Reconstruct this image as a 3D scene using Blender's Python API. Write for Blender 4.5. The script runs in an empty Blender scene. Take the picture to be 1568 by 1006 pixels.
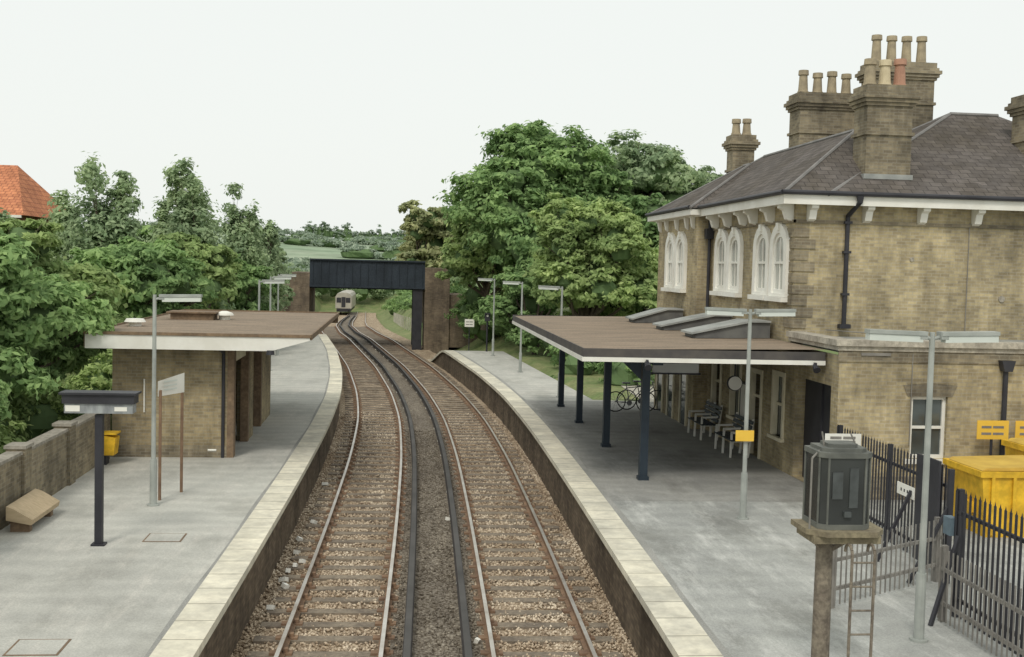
import bpy, math, random, bmesh
import numpy as np
from mathutils import Vector, Matrix, Euler
random.seed(7); rng=np.random.default_rng(11)
scene=bpy.context.scene
P=0.92
# ------------------------------------------------------------ materials
def nt(name):
    m=bpy.data.materials.new(name); m.use_nodes=True
    t=m.node_tree; b=t.nodes['Principled BSDF']
    return m,t,b
def ramp(t,fac,c0,c1,p0=.35,p1=.65):
    r=t.nodes.new('ShaderNodeValToRGB'); r.color_ramp.elements[0].position=p0; r.color_ramp.elements[1].position=p1
    r.color_ramp.elements[0].color=(*c0,1); r.color_ramp.elements[1].color=(*c1,1)
    t.links.new(fac,r.inputs[0]); return r.outputs[0]
def mixc(t,f,a,b,mode='MIX'):
    m=t.nodes.new('ShaderNodeMix'); m.data_type='RGBA'; m.blend_type=mode
    if isinstance(f,(int,float)): m.inputs[0].default_value=f
    else: t.links.new(f,m.inputs[0])
    for s,i in((a,6),(b,7)):
        if isinstance(s,tuple): m.inputs[i].default_value=(*s,1)
        else: t.links.new(s,m.inputs[i])
    return m.outputs[2]
def noise(t,scale,detail=4,rough=.6,vec=None,stretch=None):
    n=t.nodes.new('ShaderNodeTexNoise'); n.inputs['Scale'].default_value=scale; n.inputs['Detail'].default_value=detail; n.inputs['Roughness'].default_value=rough
    if vec is None:
        tc=t.nodes.new('ShaderNodeTexCoord'); vec=tc.outputs['Object']
    if stretch:
        mp=t.nodes.new('ShaderNodeMapping'); mp.inputs['Scale'].default_value=stretch; t.links.new(vec,mp.inputs[0]); vec=mp.outputs[0]
    t.links.new(vec,n.inputs['Vector']); return n.outputs[0]
def bump(t,b,h,s=.3,d=.02):
    n=t.nodes.new('ShaderNodeBump'); n.inputs['Strength'].default_value=s; n.inputs['Distance'].default_value=d
    t.links.new(h,n.inputs['Height']); t.links.new(n.outputs[0],b.inputs['Normal'])
def M(name,c,c2=None,sc=3,rough=.8,metal=0,bmp=0,fine=None,stretch=None,spec=.3):
    m,t,b=nt(name); b.inputs['Roughness'].default_value=rough; b.inputs['Metallic'].default_value=metal
    b.inputs['Specular IOR Level'].default_value=spec
    if c2 is None: c2=tuple(x*.8 for x in c)
    n=noise(t,sc,stretch=stretch); col=ramp(t,n,c2,c)
    if fine:
        n2=noise(t,fine,3); col=mixc(t,.5,col,ramp(t,n2,(.55,.55,.55),(1.25,1.25,1.25)),'MULTIPLY')
        if bmp: bump(t,b,n2,bmp)
    elif bmp: bump(t,b,n,bmp)
    t.links.new(col,b.inputs['Base Color']); return m
def brickmat(name,c1,c2,mort,bw=.225,rh=.075,dirt=(.5,.47,.42),ms=.008,off=.5,streak=.6,blot=.35):
    m,t,b=nt(name); b.inputs['Roughness'].default_value=.9; b.inputs['Specular IOR Level'].default_value=.15
    uv=t.nodes.new('ShaderNodeUVMap'); uv.uv_map='UVMap'
    k=t.nodes.new('ShaderNodeTexBrick'); k.inputs['Scale'].default_value=1; k.inputs['Brick Width'].default_value=bw; k.inputs['Row Height'].default_value=rh
    k.inputs['Mortar Size'].default_value=ms; k.inputs['Mortar Smooth'].default_value=.3; k.offset=off; k.inputs['Bias'].default_value=0
    k.inputs['Color1'].default_value=(*c1,1); k.inputs['Color2'].default_value=(*c2,1); k.inputs['Mortar'].default_value=(*mort,1)
    t.links.new(uv.outputs[0],k.inputs['Vector'])
    n=noise(t,.5,7,.74); col=mixc(t,1,k.outputs[0],ramp(t,n,dirt,(1.08,1.06,1.0),.36,.62),'MULTIPLY')
    n3=noise(t,5,4); col=mixc(t,blot,col,ramp(t,n3,(.62,.60,.58),(1.2,1.2,1.15),.3,.7),'MULTIPLY')
    n4=noise(t,1.6,6,.75,stretch=(1.3,1.3,.22)); col=mixc(t,streak,col,ramp(t,n4,(.50,.50,.50),(1.08,1.08,1.08),.36,.6),'MULTIPLY')
    t.links.new(col,b.inputs['Base Color']); bump(t,b,k.outputs['Fac'],-.6,.012); return m
brick=brickmat('stock_brick',(.56,.475,.30),(.38,.32,.21),(.47,.42,.33),dirt=(.56,.56,.56),ms=.010)
brick_s=brickmat('shelter_brick',(.47,.385,.24),(.33,.275,.185),(.40,.36,.28),dirt=(.52,.52,.52),ms=.010)
brick_d=brickmat('weathered_brick',(.39,.335,.24),(.24,.205,.155),(.34,.31,.25),dirt=(.5,.5,.5),ms=.01)
brick_red=brickmat('red_brick',(.42,.19,.11),(.32,.15,.09),(.3,.25,.2))
brick_plat=brickmat('platform_brick',(.25,.20,.15),(.15,.12,.095),(.16,.135,.11),dirt=(.5,.48,.46),ms=.01)
slate=brickmat('slate',(.165,.15,.15),(.115,.105,.105),(.07,.065,.065),bw=.3,rh=.2,dirt=(.78,.74,.62),ms=.012,streak=.4)
tile=brickmat('orange_tile',(.66,.28,.15),(.55,.22,.12),(.38,.15,.09),bw=.3,rh=.3,dirt=(.85,.85,.85),ms=.03)
coping=brickmat('coping_stone',(.80,.765,.66),(.68,.655,.57),(.32,.30,.25),bw=80,rh=.76,dirt=(.74,.74,.73),ms=.014,off=0,streak=.3)
def asphalt(name,c,c2,c3,patch=.6):
    m,t,b=nt(name); b.inputs['Roughness'].default_value=.9; b.inputs['Specular IOR Level'].default_value=.2
    col=ramp(t,noise(t,.28,6,.7),c2,c,.38,.6)
    col=mixc(t,ramp(t,noise(t,1.1,7,.78,stretch=(1.8,.35,1)),(0,0,0),(1,1,1),.5,.72),col,c3)
    col=mixc(t,patch,col,ramp(t,noise(t,.8,6,.68,stretch=(1,.55,1)),(.66,.655,.64),(1.06,1.06,1.06),.36,.52),'MULTIPLY')
    # faint curved wear streaks
    wv=t.nodes.new('ShaderNodeTexWave'); wv.wave_type='RINGS'; wv.inputs['Scale'].default_value=.45; wv.inputs['Distortion'].default_value=7; wv.inputs['Detail'].default_value=4; wv.inputs['Detail Scale'].default_value=1.2
    tc=t.nodes.new('ShaderNodeTexCoord'); t.links.new(tc.outputs['Object'],wv.inputs['Vector'])
    col=mixc(t,.3,col,ramp(t,wv.outputs['Color'],(.86,.86,.86),(1.14,1.14,1.13),.2,.9),'MULTIPLY')
    col=mixc(t,.35,col,ramp(t,noise(t,45,2),(.65,.65,.65),(1.3,1.3,1.3)),'MULTIPLY')
    t.links.new(col,b.inputs['Base Color']); return m
asph_l=asphalt('platform_asphalt',(.49,.485,.44),(.42,.415,.38),(.55,.53,.48),.45)
asph_r=asphalt('platform_asphalt_grey',(.38,.385,.36),(.31,.315,.30),(.55,.55,.52),.8)
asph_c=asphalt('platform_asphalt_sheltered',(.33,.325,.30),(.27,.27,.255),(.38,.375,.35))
def ballastmat(name,a,b_,c):
    m,t,b=nt(name); b.inputs['Roughness'].default_value=.95; b.inputs['Specular IOR Level'].default_value=.1
    tc=t.nodes.new('ShaderNodeTexCoord')
    v=t.nodes.new('ShaderNodeTexVoronoi'); v.inputs['Scale'].default_value=19; t.links.new(tc.outputs['Object'],v.inputs['Vector'])
    s=t.nodes.new('ShaderNodeSeparateColor'); t.links.new(v.outputs['Color'],s.inputs[0])
    col=ramp(t,s.outputs[0],a,b_,.1,.95)
    col=mixc(t,ramp(t,noise(t,.9,6,.75,stretch=(1.5,.3,1)),(0,0,0),(.9,.9,.9),.42,.6),col,c)
    col=mixc(t,1,col,ramp(t,v.outputs['Distance'],(1.15,1.15,1.15),(.45,.42,.38),.2,.8),'MULTIPLY')
    t.links.new(col,b.inputs['Base Color']); bump(t,b,v.outputs['Distance'],-.9,.04); return m
ballast=ballastmat('ballast',(.38,.30,.215),(.66,.55,.41),(.36,.28,.20))
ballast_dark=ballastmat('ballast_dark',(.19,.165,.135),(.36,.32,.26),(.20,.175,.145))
def stonemat():
    m,t,b=nt('ballast_stone'); b.inputs['Roughness'].default_value=.95
    g=t.nodes.new('ShaderNodeNewGeometry'); col=ramp(t,g.outputs['Random Per Island'],(.27,.205,.145),(.72,.62,.48),0,1)
    col=mixc(t,.8,col,ramp(t,noise(t,.8,5,.7,stretch=(1.5,.3,1)),(.62,.54,.46),(1.1,1.1,1.1),.4,.6),'MULTIPLY')
    t.links.new(col,b.inputs['Base Color']); return m
stone=stonemat()
sleeper_m=M('sleeper_wood',(.27,.225,.17),(.17,.14,.11),2.5,.9,fine=14,bmp=.4)
rail_top=M('rail_steel',(.70,.67,.62),(.50,.45,.39),1.5,.4,.75)
rail_side=M('rail_rust',(.27,.175,.11),(.17,.11,.075),3,.9)
cond_m=M('conductor_rail_rust',(.075,.068,.065),(.05,.047,.045),3,.9,spec=.1)
cond_top=M('conductor_rail_top',(.10,.095,.09),(.06,.058,.055),.6,.7,0,spec=.2)
white=M('white_paint',(.84,.83,.77),(.72,.70,.63),1.2,.5)
cream=M('cream_paint',(.78,.72,.55),(.66,.60,.43),2,.6)
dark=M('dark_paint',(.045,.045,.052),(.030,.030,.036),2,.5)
navy=M('navy_paint',(.033,.048,.064),(.023,.033,.046),2,.45)
bridgeblue=M('girder_paint',(.035,.047,.062),(.022,.03,.04),.8,.6,fine=9)
felt=M('roof_felt',(.31,.24,.175),(.22,.175,.13),.8,.95,fine=20,stretch=(1,3,1))
lead=M('lead_flashing',(.38,.39,.37),(.24,.25,.24),2,.6)
timber=M('brown_timber',(.25,.175,.11),(.17,.12,.08),2,.8,fine=12)
timber_l=M('pale_timber',(.52,.41,.27),(.42,.33,.21),3,.8,stretch=(1,6,6))
grey=M('grey_paint',(.40,.42,.39),(.29,.31,.29),2.5,.5)
greyd=M('galvanised_dull',(.26,.245,.22),(.18,.17,.155),4,.7)
concrete=M('concrete',(.52,.49,.42),(.40,.38,.32),2,.9,fine=18)
yellow=M('yellow_paint',(.82,.51,.035),(.64,.38,.03),1.4,.5,fine=5)
orange=M('orange_sign',(.85,.55,.08),(.78,.48,.06),2,.5)
green_g=M('grass',(.15,.21,.075),(.25,.26,.12),.6,.95,fine=4)
hillm=M('far_hill',(.24,.32,.21),(.35,.40,.29),.012,1,fine=.06)  # distance haze is mixed into the hill colour
stonecap=M('stone_cap',(.50,.46,.38),(.32,.29,.24),3,.85,fine=14)
pot=M('chimney_pot_clay',(.43,.36,.24),(.28,.235,.165),4,.8)
pot_r=M('chimney_pot_red',(.46,.26,.18),(.36,.2,.14),4,.8)
pot_y=M('chimney_pot_buff',(.66,.57,.39),(.53,.45,.3),4,.8)
soot=M('soot',(.02,.02,.02),None,4,1)
bark=M('bark',(.13,.105,.08),(.085,.07,.05),6,.9,bmp=.5)
bluew=M('noticeboard_blue',(.45,.55,.66),(.35,.45,.58),1,.5)
rubber=M('rubber',(.02,.02,.02),None,3,.7)
def glassm(name,c,r=.08):
    m,t,b=nt(name); b.inputs['Roughness'].default_value=r; b.inputs['Specular IOR Level'].default_value=.8
    t.links.new(ramp(t,noise(t,1.2,2),tuple(x*.5 for x in c),c),b.inputs['Base Color']); return m
glass=glassm('window_glass',(.10,.12,.12)); glass_pale=glassm('window_glass_blind',(.50,.51,.47),.15)
tank_m=glassm('smoked_panel',(.045,.05,.05),.22)
def leafmat(name,a,b_):
    m,t,b=nt(name); t.nodes.remove(b)
    out=t.nodes['Material Output']
    g=t.nodes.new('ShaderNodeNewGeometry')
    c=ramp(t,g.outputs['Random Per Island'],a,b_,0,1)
    n=noise(t,.5,4,.65); c=mixc(t,.8,c,ramp(t,n,(.70,.74,.70),(1.28,1.24,1.12),.38,.62),'MULTIPLY')
    d=t.nodes.new('ShaderNodeBsdfDiffuse'); tr=t.nodes.new('ShaderNodeBsdfTranslucent'); mx=t.nodes.new('ShaderNodeMixShader'); mx.inputs[0].default_value=.4
    t.links.new(c,d.inputs[0]); t.links.new(c,tr.inputs[0]); t.links.new(d.outputs[0],mx.inputs[1]); t.links.new(tr.outputs[0],mx.inputs[2]); t.links.new(mx.outputs[0],out.inputs[0]); return m
leaf_a=leafmat('leaves_green',(.20,.32,.14),(.38,.53,.24))
leaf_b=leafmat('leaves_light',(.27,.38,.155),(.48,.59,.27))
leaf_c=leafmat('leaves_grey_green',(.27,.37,.22),(.45,.55,.35))
leaf_d=leafmat('leaves_brown_green',(.33,.37,.19),(.50,.52,.31))
leaf_far=leafmat('leaves_distant_hazed',(.27,.345,.28),(.39,.46,.38))  # far leaves, with the air's haze put into their colours
core_m=M('shade_tinted_core',(.13,.20,.085),(.09,.14,.06),1,1)  # solid core against see-through; the crown's inner shade is in its darker colour
# ------------------------------------------------------------ mesh builder
def uvmap(me):
    uv=me.uv_layers.new(name='UVMap'); Z=Vector((0,0,1))
    for p in me.polygons:
        n=p.normal
        if abs(n.z)>.985: h=Vector((1,0,0)); s=Vector((0,1,0))
        else:
            h=Z.cross(n).normalized(); s=n.cross(h)
        for li in p.loop_indices:
            co=me.vertices[me.loops[li].vertex_index].co
            uv.data[li].uv=(co.dot(h),co.dot(s))
def group(name,loc=(0,0,0)):
    e=bpy.data.objects.new(name,None); e.location=loc; e.empty_display_size=.3; scene.collection.objects.link(e); return e
def link(ob,parent):
    scene.collection.objects.link(ob)
    if parent is not None:
        ob.parent=parent; ob.matrix_parent_inverse=Matrix.Translation(-Vector(parent.location))
    return ob
class MB:
    def __init__(s): s.v=[]; s.f=[]
    def poly(s,pts):
        i=len(s.v); s.v+= [tuple(p) for p in pts]; s.f.append(tuple(range(i,i+len(pts)))); return s
    def box(s,x0,x1,y0,y1,z0,z1):
        x0,x1=min(x0,x1),max(x0,x1); y0,y1=min(y0,y1),max(y0,y1); z0,z1=min(z0,z1),max(z0,z1)
        i=len(s.v); s.v+=[(x0,y0,z0),(x1,y0,z0),(x1,y1,z0),(x0,y1,z0),(x0,y0,z1),(x1,y0,z1),(x1,y1,z1),(x0,y1,z1)]
        s.f+=[tuple(i+k for k in q) for q in((3,2,1,0),(4,5,6,7),(0,1,5,4),(1,2,6,5),(2,3,7,6),(3,0,4,7))]; return s
    def obox(s,c,sx,sy,sz,rot=0,tilt=(0,0)):
        R=Euler((tilt[0],tilt[1],rot)).to_matrix(); c=Vector(c)
        i=len(s.v)
        for a,b,d in((-1,-1,-1),(1,-1,-1),(1,1,-1),(-1,1,-1),(-1,-1,1),(1,-1,1),(1,1,1),(-1,1,1)):
            s.v.append(tuple(c+R@Vector((a*sx/2,b*sy/2,d*sz/2))))
        s.f+=[tuple(i+k for k in q) for q in((3,2,1,0),(4,5,6,7),(0,1,5,4),(1,2,6,5),(2,3,7,6),(3,0,4,7))]; return s
    def beam(s,p0,p1,w,h=None):
        h=h or w; p0=Vector(p0);p1=Vector(p1); d=(p1-p0).normalized()
        up=Vector((0,0,1)) if abs(d.z)<.95 else Vector((0,1,0))
        a=d.cross(up).normalized()*w/2; b=a.cross(d).normalized()*h/2; i=len(s.v)
        for p in(p0,p1): s.v+=[tuple(p-a-b),tuple(p+a-b),tuple(p+a+b),tuple(p-a+b)]
        s.f+=[tuple(i+k for k in q) for q in((0,1,2,3),(7,6,5,4),(0,4,5,1),(1,5,6,2),(2,6,7,3),(3,7,4,0))]; return s
    def cyl(s,p0,p1,r0,r1=None,n=10,cap=True):
        r1=r0 if r1 is None else r1; p0=Vector(p0);p1=Vector(p1); d=(p1-p0).normalized()
        up=Vector((0,0,1)) if abs(d.z)<.95 else Vector((0,1,0))
        a=d.cross(up).normalized(); b=a.cross(d); i=len(s.v)
        for p,r in((p0,r0),(p1,r1)):
            for k in range(n):
                t=2*math.pi*k/n; s.v.append(tuple(p+a*math.cos(t)*r+b*math.sin(t)*r))
        for k in range(n): s.f.append((i+k,i+(k+1)%n,i+n+(k+1)%n,i+n+k))
        if cap: s.f.append(tuple(i+n-1-k for k in range(n))); s.f.append(tuple(i+n+k for k in range(n)))
        return s
    def prism(s,pts,axis,a0,a1):
        def mk(p,a): return {'x':(a,p[0],p[1]),'y':(p[0],a,p[1]),'z':(p[0],p[1],a)}[axis]
        n=len(pts); i=len(s.v); s.v+=[mk(p,a0) for p in pts]+[mk(p,a1) for p in pts]
        s.f.append(tuple(range(i,i+n))); s.f.append(tuple(range(i+2*n-1,i+n-1,-1)))
        for k in range(n): s.f.append((i+k,i+n+k,i+n+(k+1)%n,i+(k+1)%n))
        return s
    def ring(s,out,inn,axis,a0,a1):
        def mk(p,a): return {'x':(a,p[0],p[1]),'y':(p[0],a,p[1])}[axis]
        n=len(out)
        for k in range(n):
            j=(k+1)%n
            s.poly([mk(out[k],a1),mk(out[j],a1),mk(inn[j],a1),mk(inn[k],a1)])
            s.poly([mk(out[k],a0),mk(out[j],a0),mk(out[j],a1),mk(out[k],a1)])
            s.poly([mk(inn[k],a0),mk(inn[j],a0),mk(inn[j],a1),mk(inn[k],a1)])
        return s
    def obj(s,name,mat,parent=None,smooth=False,fix=True):
        me=bpy.data.meshes.new(name); me.from_pydata(s.v,[],s.f); me.update()
        if fix:
            bm=bmesh.new(); bm.from_mesh(me); bmesh.ops.recalc_face_normals(bm,faces=bm.faces); bm.to_mesh(me); bm.free()
        uvmap(me); me.materials.append(mat)
        if smooth: me.polygons.foreach_set('use_smooth',[True]*len(me.polygons))
        return link(bpy.data.objects.new(name,me),parent)
def npmesh(name,V,F,mat,parent=None):
    k=F.shape[1]; me=bpy.data.meshes.new(name); me.vertices.add(len(V)); me.vertices.foreach_set('co',V.astype(np.float32).ravel())
    me.loops.add(F.size); me.loops.foreach_set('vertex_index',F.astype(np.int32).ravel())
    me.polygons.add(len(F)); me.polygons.foreach_set('loop_start',np.arange(0,F.size,k,dtype=np.int32))
    me.update(calc_edges=True); me.validate(); me.materials.append(mat)
    return link(bpy.data.objects.new(name,me),parent)
# ------------------------------------------------------------ track alignment
KY=[-30,0,10,16.7,25,33.6,42,50.5,63,81,97,118,140,165,200,260,4000]
KX=[-2.4,-1.4,-1.1,-.9,-.7,-.57,-.62,-1.0,-1.95,-3.9,-5.6,-7.1,-7.9,-8.6,-9.6,-11,-11]
GY=np.arange(-30,400,.5); gx=np.interp(GY,KY,KX); kr=np.exp(-np.linspace(-2,2,25)**2); kr/=kr.sum()
gp=np.pad(gx,12,mode='reflect',reflect_type='odd'); GX=np.convolve(gp,kr,'valid')
def cx(y): return float(np.interp(y,GY,GX))
def sst(a,b,t): t=np.clip((t-a)/(b-a),0,1); return t*t*(3-2*t)
def cz(y): return float(-2.4*np.clip((y-84)/80,0,1.4)**1.2) if y>84 else 0.
def pt(y,o,z=0):
    s=(cx(y+.5)-cx(y-.5)); L=math.hypot(1,s); return (cx(y)+o/L, y-o*s/L, cz(y)+z)
def sweep(mb,o,prof,y0,y1,step=1.,closed=True):
    ys=np.arange(y0,y1+1e-6,step); n=len(prof); i0=len(mb.v)
    for y in ys:
        for a,z in prof: mb.v.append(pt(y,o+a,z))
    for k in range(len(ys)-1):
        for j in range(n if closed else n-1):
            a=i0+k*n+j; b=i0+k*n+(j+1)%n; mb.f.append((a,b,b+n,a+n))
SEP=3.15
for ti,o in enumerate((0,SEP)):
    g=group('railway_track',pt(10,o,0))
    side=MB(); top=MB()
    for s in(-.75,.75):
        sweep(side,o+s,[(-.07,-.16),(.07,-.16),(.07,-.145),(.012,-.12),(.012,-.04),(.034,-.03),(.034,-.006),(-.034,-.006),(-.034,-.03),(-.012,-.04),(-.012,-.12),(-.07,-.145)],2,215)
        sweep(top,o+s,[(-.031,-.006),(-.031,0),(.031,0),(.031,-.006)],2,215,closed=False)
    side.obj('rail_web',rail_side,g); top.obj('rail_head',rail_top,g,fix=False)
    sl=MB(); ch=MB(); y=3.
    while y<120:
        a=pt(y,o,0); ang=-math.atan(cx(y+.5)-cx(y-.5))+random.uniform(-.012,.012)
        sl.obox((a[0],a[1],a[2]-.222+random.uniform(-.012,.008)),2.5,.25,.13,ang)
        for s in(-.75,.75):
            q=pt(y,o+s,-.15); ch.obox((q[0],q[1],q[2]-.0),.34,.16,.05,ang)
            q=pt(y,o+s+(.07),-.11); ch.obox(q,.07,.09,.08,ang)
        y+=.70
    sl.obj('sleepers',sleeper_m,g); ch.obj('rail_chairs',rail_side,g)
    cs=MB(); ct=MB(); ins=MB(); co=o+(1.13 if ti==0 else -1.13)
    sweep(cs,co,[(-.07,-.07),(.07,-.07),(.07,-.045),(.035,-.02),(.035,.04),(.06,.05),(.06,.088),(-.06,.088),(-.06,.05),(-.035,.04),(-.035,-.02),(-.07,-.045)],2,200)
    sweep(ct,co,[(-.05,.089),(-.05,.093),(.05,.093),(.05,.089)],2,200,closed=False)
    y=4
    while y<90:
        q=pt(y,co,-.17); ins.cyl(q,(q[0],q[1],q[2]+.1),.07,.06,8); y+=2.8
    cs.obj('conductor_rail',cond_m,g); ct.obj('conductor_rail_head',cond_top,g,fix=False); ins.obj('insulator_pots',white,g)
def strip(name,mat,f0,f1,zf,y0,y1,step=1.,nx=1,parent=None,jit=0):
    mb=MB(); ys=np.arange(y0,y1+1e-6,step)
    for y in ys:
        a=f0(y);b=f1(y)
        for k in range(nx+1):
            t=k/nx; mb.v.append((a+(b-a)*t,y,zf(y)+(random.uniform(-jit,jit) if jit else 0)))
    for r in range(len(ys)-1):
        for k in range(nx): i=r*(nx+1)+k; mb.f.append((i,i+1,i+nx+2,i+nx+1))
    return mb.obj(name,mat,parent,fix=False)
tb=group('ballast_bed',(0,10,0))
strip('shoulder_ballast',ballast,lambda y:cx(y)-2.6,lambda y:cx(y)+SEP+2.6,lambda y:cz(y)-.20,2,215,.5,30,tb,.024)
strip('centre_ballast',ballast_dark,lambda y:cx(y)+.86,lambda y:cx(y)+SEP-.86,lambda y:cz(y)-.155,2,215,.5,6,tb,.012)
def stones(name,N,y0,y1,o0,o1,mat,zoff,smin,smax,onsleeper=.1):
    u=rng.random(N); Y=y0+(y1-y0)*u**1.4; O=rng.uniform(o0,o1,N)
    keep=np.ones(N,bool)
    for r in(-.75,.75,SEP-.75,SEP+.75,1.13,SEP-1.13): keep&=np.abs(O-r)>.1
    ph=((Y-3)%.7); onsl=(ph<.15)|(ph>.55); keep&=~(onsl&(rng.random(N)>onsleeper)&((np.abs(O)<1.2)|(np.abs(O-SEP)<1.2)))
    Y=Y[keep];O=O[keep];n=len(Y); X=np.interp(Y,GY,GX)+O
    Zc=zoff+rng.uniform(-.012,.012,n)
    base=np.array([(1,0,0),(-1,0,0),(0,1,0),(0,-1,0),(0,0,1),(0,0,-1)],float)
    s=rng.uniform(smin,smax,n)[:,None,None]*rng.uniform(.6,1.3,(n,6,1)); th=rng.random(n)*6.28; c,si=np.cos(th),np.sin(th)
    B=base[None]*s; B[:,:,2]*=.8; x=B[:,:,0]*c[:,None]-B[:,:,1]*si[:,None]; y=B[:,:,0]*si[:,None]+B[:,:,1]*c[:,None]
    tl=rng.uniform(-.6,.6,n)[:,None]; z=B[:,:,2]+x*tl
    V=np.stack([x+X[:,None],y+Y[:,None],z+Zc[:,None]],-1).reshape(-1,3)
    Fb=np.array([(0,2,4),(2,1,4),(1,3,4),(3,0,4),(2,0,5),(1,2,5),(3,1,5),(0,3,5)]); F=(Fb[None]+6*np.arange(n)[:,None,None]).reshape(-1,3)
    npmesh(name,V,F,mat,tb)
stones('loose_ballast_left',26000,11,45,-1.5,.95,stone,-.18,.02,.042)
stones('loose_ballast_right',26000,11,45,SEP-.95,SEP+1.5,stone,-.18,.02,.042)
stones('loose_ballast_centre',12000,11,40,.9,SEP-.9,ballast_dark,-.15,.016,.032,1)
# ------------------------------------------------------------ platforms
EL=-1.45; ER=SEP+1.45
def zl(y): return P-1.1*float(sst(75,84,y))
def zr(y): return P-1.1*float(sst(63,70,y))
def outL(y): return -6.78 if y<58 else -6.78+(cx(y)-4.8+6.78)*float(sst(58,66,y))
def outR(y): return 30 if y<23.3 else (9.32 if y<40.5 else 7.1-(y-40.5)*.055)
gl=group('platform',(-4,20,P))
strip('surface',asph_l,outL,lambda y:cx(y)+EL-.46,zl,2,84,.5,1,gl)
def platform_edge(g,o,sg,zf,y0,y1,cw):
    cmb=MB(); wall=MB(); ys=np.arange(y0,y1+1e-6,.5)
    for y in ys:
        x=cx(y)+o; z=zf(y); cmb.v+=[(x-sg*.06,y,z-.11),(x-sg*.06,y,z+.006),(x+sg*cw,y,z+.006),(x+sg*cw,y,z-.11)]
        wall.v+=[(x+sg*.03,y,z-.11),(x+sg*.03,y,-.6)]
    for k in range(len(ys)-1):
        for j in range(3): i=k*4+j; cmb.f.append((i,i+1,i+5,i+4))
        wall.f.append((k*2,k*2+1,k*2+3,k*2+2))
    cmb.obj('coping_slabs',coping,g,fix=False); wall.obj('edge_wall',brick_plat,g,fix=False)
platform_edge(gl,EL,-1,zl,2,84,.46)
gr=group('platform',(6,20,P))
strip('surface',asph_r,lambda y:cx(y)+ER+.5,outR,zr,2,23.0,.5,1,gr)
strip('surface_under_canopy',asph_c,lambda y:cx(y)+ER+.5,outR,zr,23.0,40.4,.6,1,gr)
strip('surface_far',asph_l,lambda y:cx(y)+ER+.5,outR,zr,40.4,70,.4,1,gr)
platform_edge(gr,ER,1,zr,2,70,.5)
tar=M('tar_band',(.27,.27,.25),(.35,.345,.32),1,.9,fine=40)
strip('dark_band',tar,lambda y:cx(y)+ER+.5,lambda y:cx(y)+ER+.62+.03*math.sin(y*.7),lambda y:P+.004,2,62,.5,1,gr)
strip('dark_band_left',tar,lambda y:cx(y)+EL-.52-.02*math.sin(y*.9),lambda y:cx(y)+EL-.46,lambda y:P+.004,2,72,.5,1,gl)
for (x,y) in((-4.3,14.2),(-3.9,19.8)):
    g=group('manhole_cover',(x,y,P)); MB().box(x-.32,x+.32,y-.3,y+.3,P+.001,P+.006).obj('frame',timber,g); MB().box(x-.29,x+.29,y-.27,y+.27,P+.002,P+.009).obj('lid',asph_l,g)
# ------------------------------------------------------------ terrain
ysT=np.concatenate([np.arange(-40,240,2.),np.array([250,270,300,340,380,420,460,500,540,580,620,660,700,740,780,820,860,900,1000,1200,1600,2400,4000.])])
ofs=np.array([-3000,-1500,-800,-500,-350,-250,-180,-130,-100,-70,-50,-35,-25,-18,-13,-10,-8,-7,-6,-5,-4,0,4,5.6,6.4,7.4,8.6,10,13,18,25,35,50,70,100,130,180,250,350,500,800,1500,3000.])
nz=[random.uniform(0,6.28) for _ in range(6)]
def tz(y,o):
    base=cz(min(y,240))-.6; l=P-.12
    if y>225: base=base+(l-base)*float(sst(225,250,y))
    if -4.6<o<6.2 or (y<76 and -6<o<6.2): z=base
    elif o<0: z=base+(l-base)*sst(4.6 if y>84 else 5.,8.,-o)
    else:
        top=l+2.0*sst(66,80,y)*(1-sst(150,230,y)); z=base+(top-base)*sst(6.2,8.4 if y<66 else 13,o)
    h=sst(330,760,y)*(23+4*math.sin(o/90+nz[0])+3*math.sin(o/37+nz[1])-.02*min(abs(o+60),400))
    return z+h
tm=MB(); nc=len(ofs)
for y in ysT:
    for o in ofs: tm.v.append((cx(min(y,380))+o,y,float(tz(y,o))))
near=MB(); near.v=list(tm.v); far=MB(); far.v=list(tm.v)
for r in range(len(ysT)-1):
    for k in range(nc-1):
        i=r*nc+k; (far if ysT[r]>240 else near).f.append((i,i+1,i+nc+1,i+nc))
gg=group('ground'); near.obj('grassland',green_g,gg,fix=False); far.obj('far_hills',hillm,gg,smooth=True,fix=False)
yd=group('station_yard',(12,15,P)); MB().poly([(7.2,-10,P-.1),(60,-10,P-.1),(60,50,P-.1),(9.4,50,P-.1)]).obj('yard_surface',concrete,yd,fix=False)
# ------------------------------------------------------------ station building
st=group('station_building',(14,32,P))
XW=9.3; Y0=26.35; YB=33.6; Y1=38.8; YE=23.3; XR=22; EZ=7.5
b=MB()
b.box(XW,XR,Y0,Y1,4.0,EZ)
b.box(XW-.42,XW+1,YB,Y1-.01,P,EZ-.01)
b.obj('upper_walls',brick,st)
def wallgrid(mb,axis,a,u0,u1,z0,z1,ops,depth=.2,inward=1):
    us=sorted({u0,u1,*[o[0] for o in ops],*[o[1] for o in ops]}); zs=sorted({z0,z1,*[o[2] for o in ops],*[o[3] for o in ops]})
    def p(u,z,d=0): return (a+d,u,z) if axis=='x' else (u,a+d,z)
    for i in range(len(us)-1):
        for j in range(len(zs)-1):
            um=(us[i]+us[i+1])/2; zm=(zs[j]+zs[j+1])/2
            if any(o[0]<um<o[1] and o[2]<zm<o[3] for o in ops): continue
            mb.poly([p(us[i],zs[j]),p(us[i+1],zs[j]),p(us[i+1],zs[j+1]),p(us[i],zs[j+1])])
    d=depth*inward
    for o in ops:
        c=[(o[0],o[2]),(o[1],o[2]),(o[1],o[3]),(o[0],o[3])]
        for k in range(4):
            q=c[k];r=c[(k+1)%4]; mb.poly([p(*q),p(*r),p(*r,d),p(*q,d)])
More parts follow.
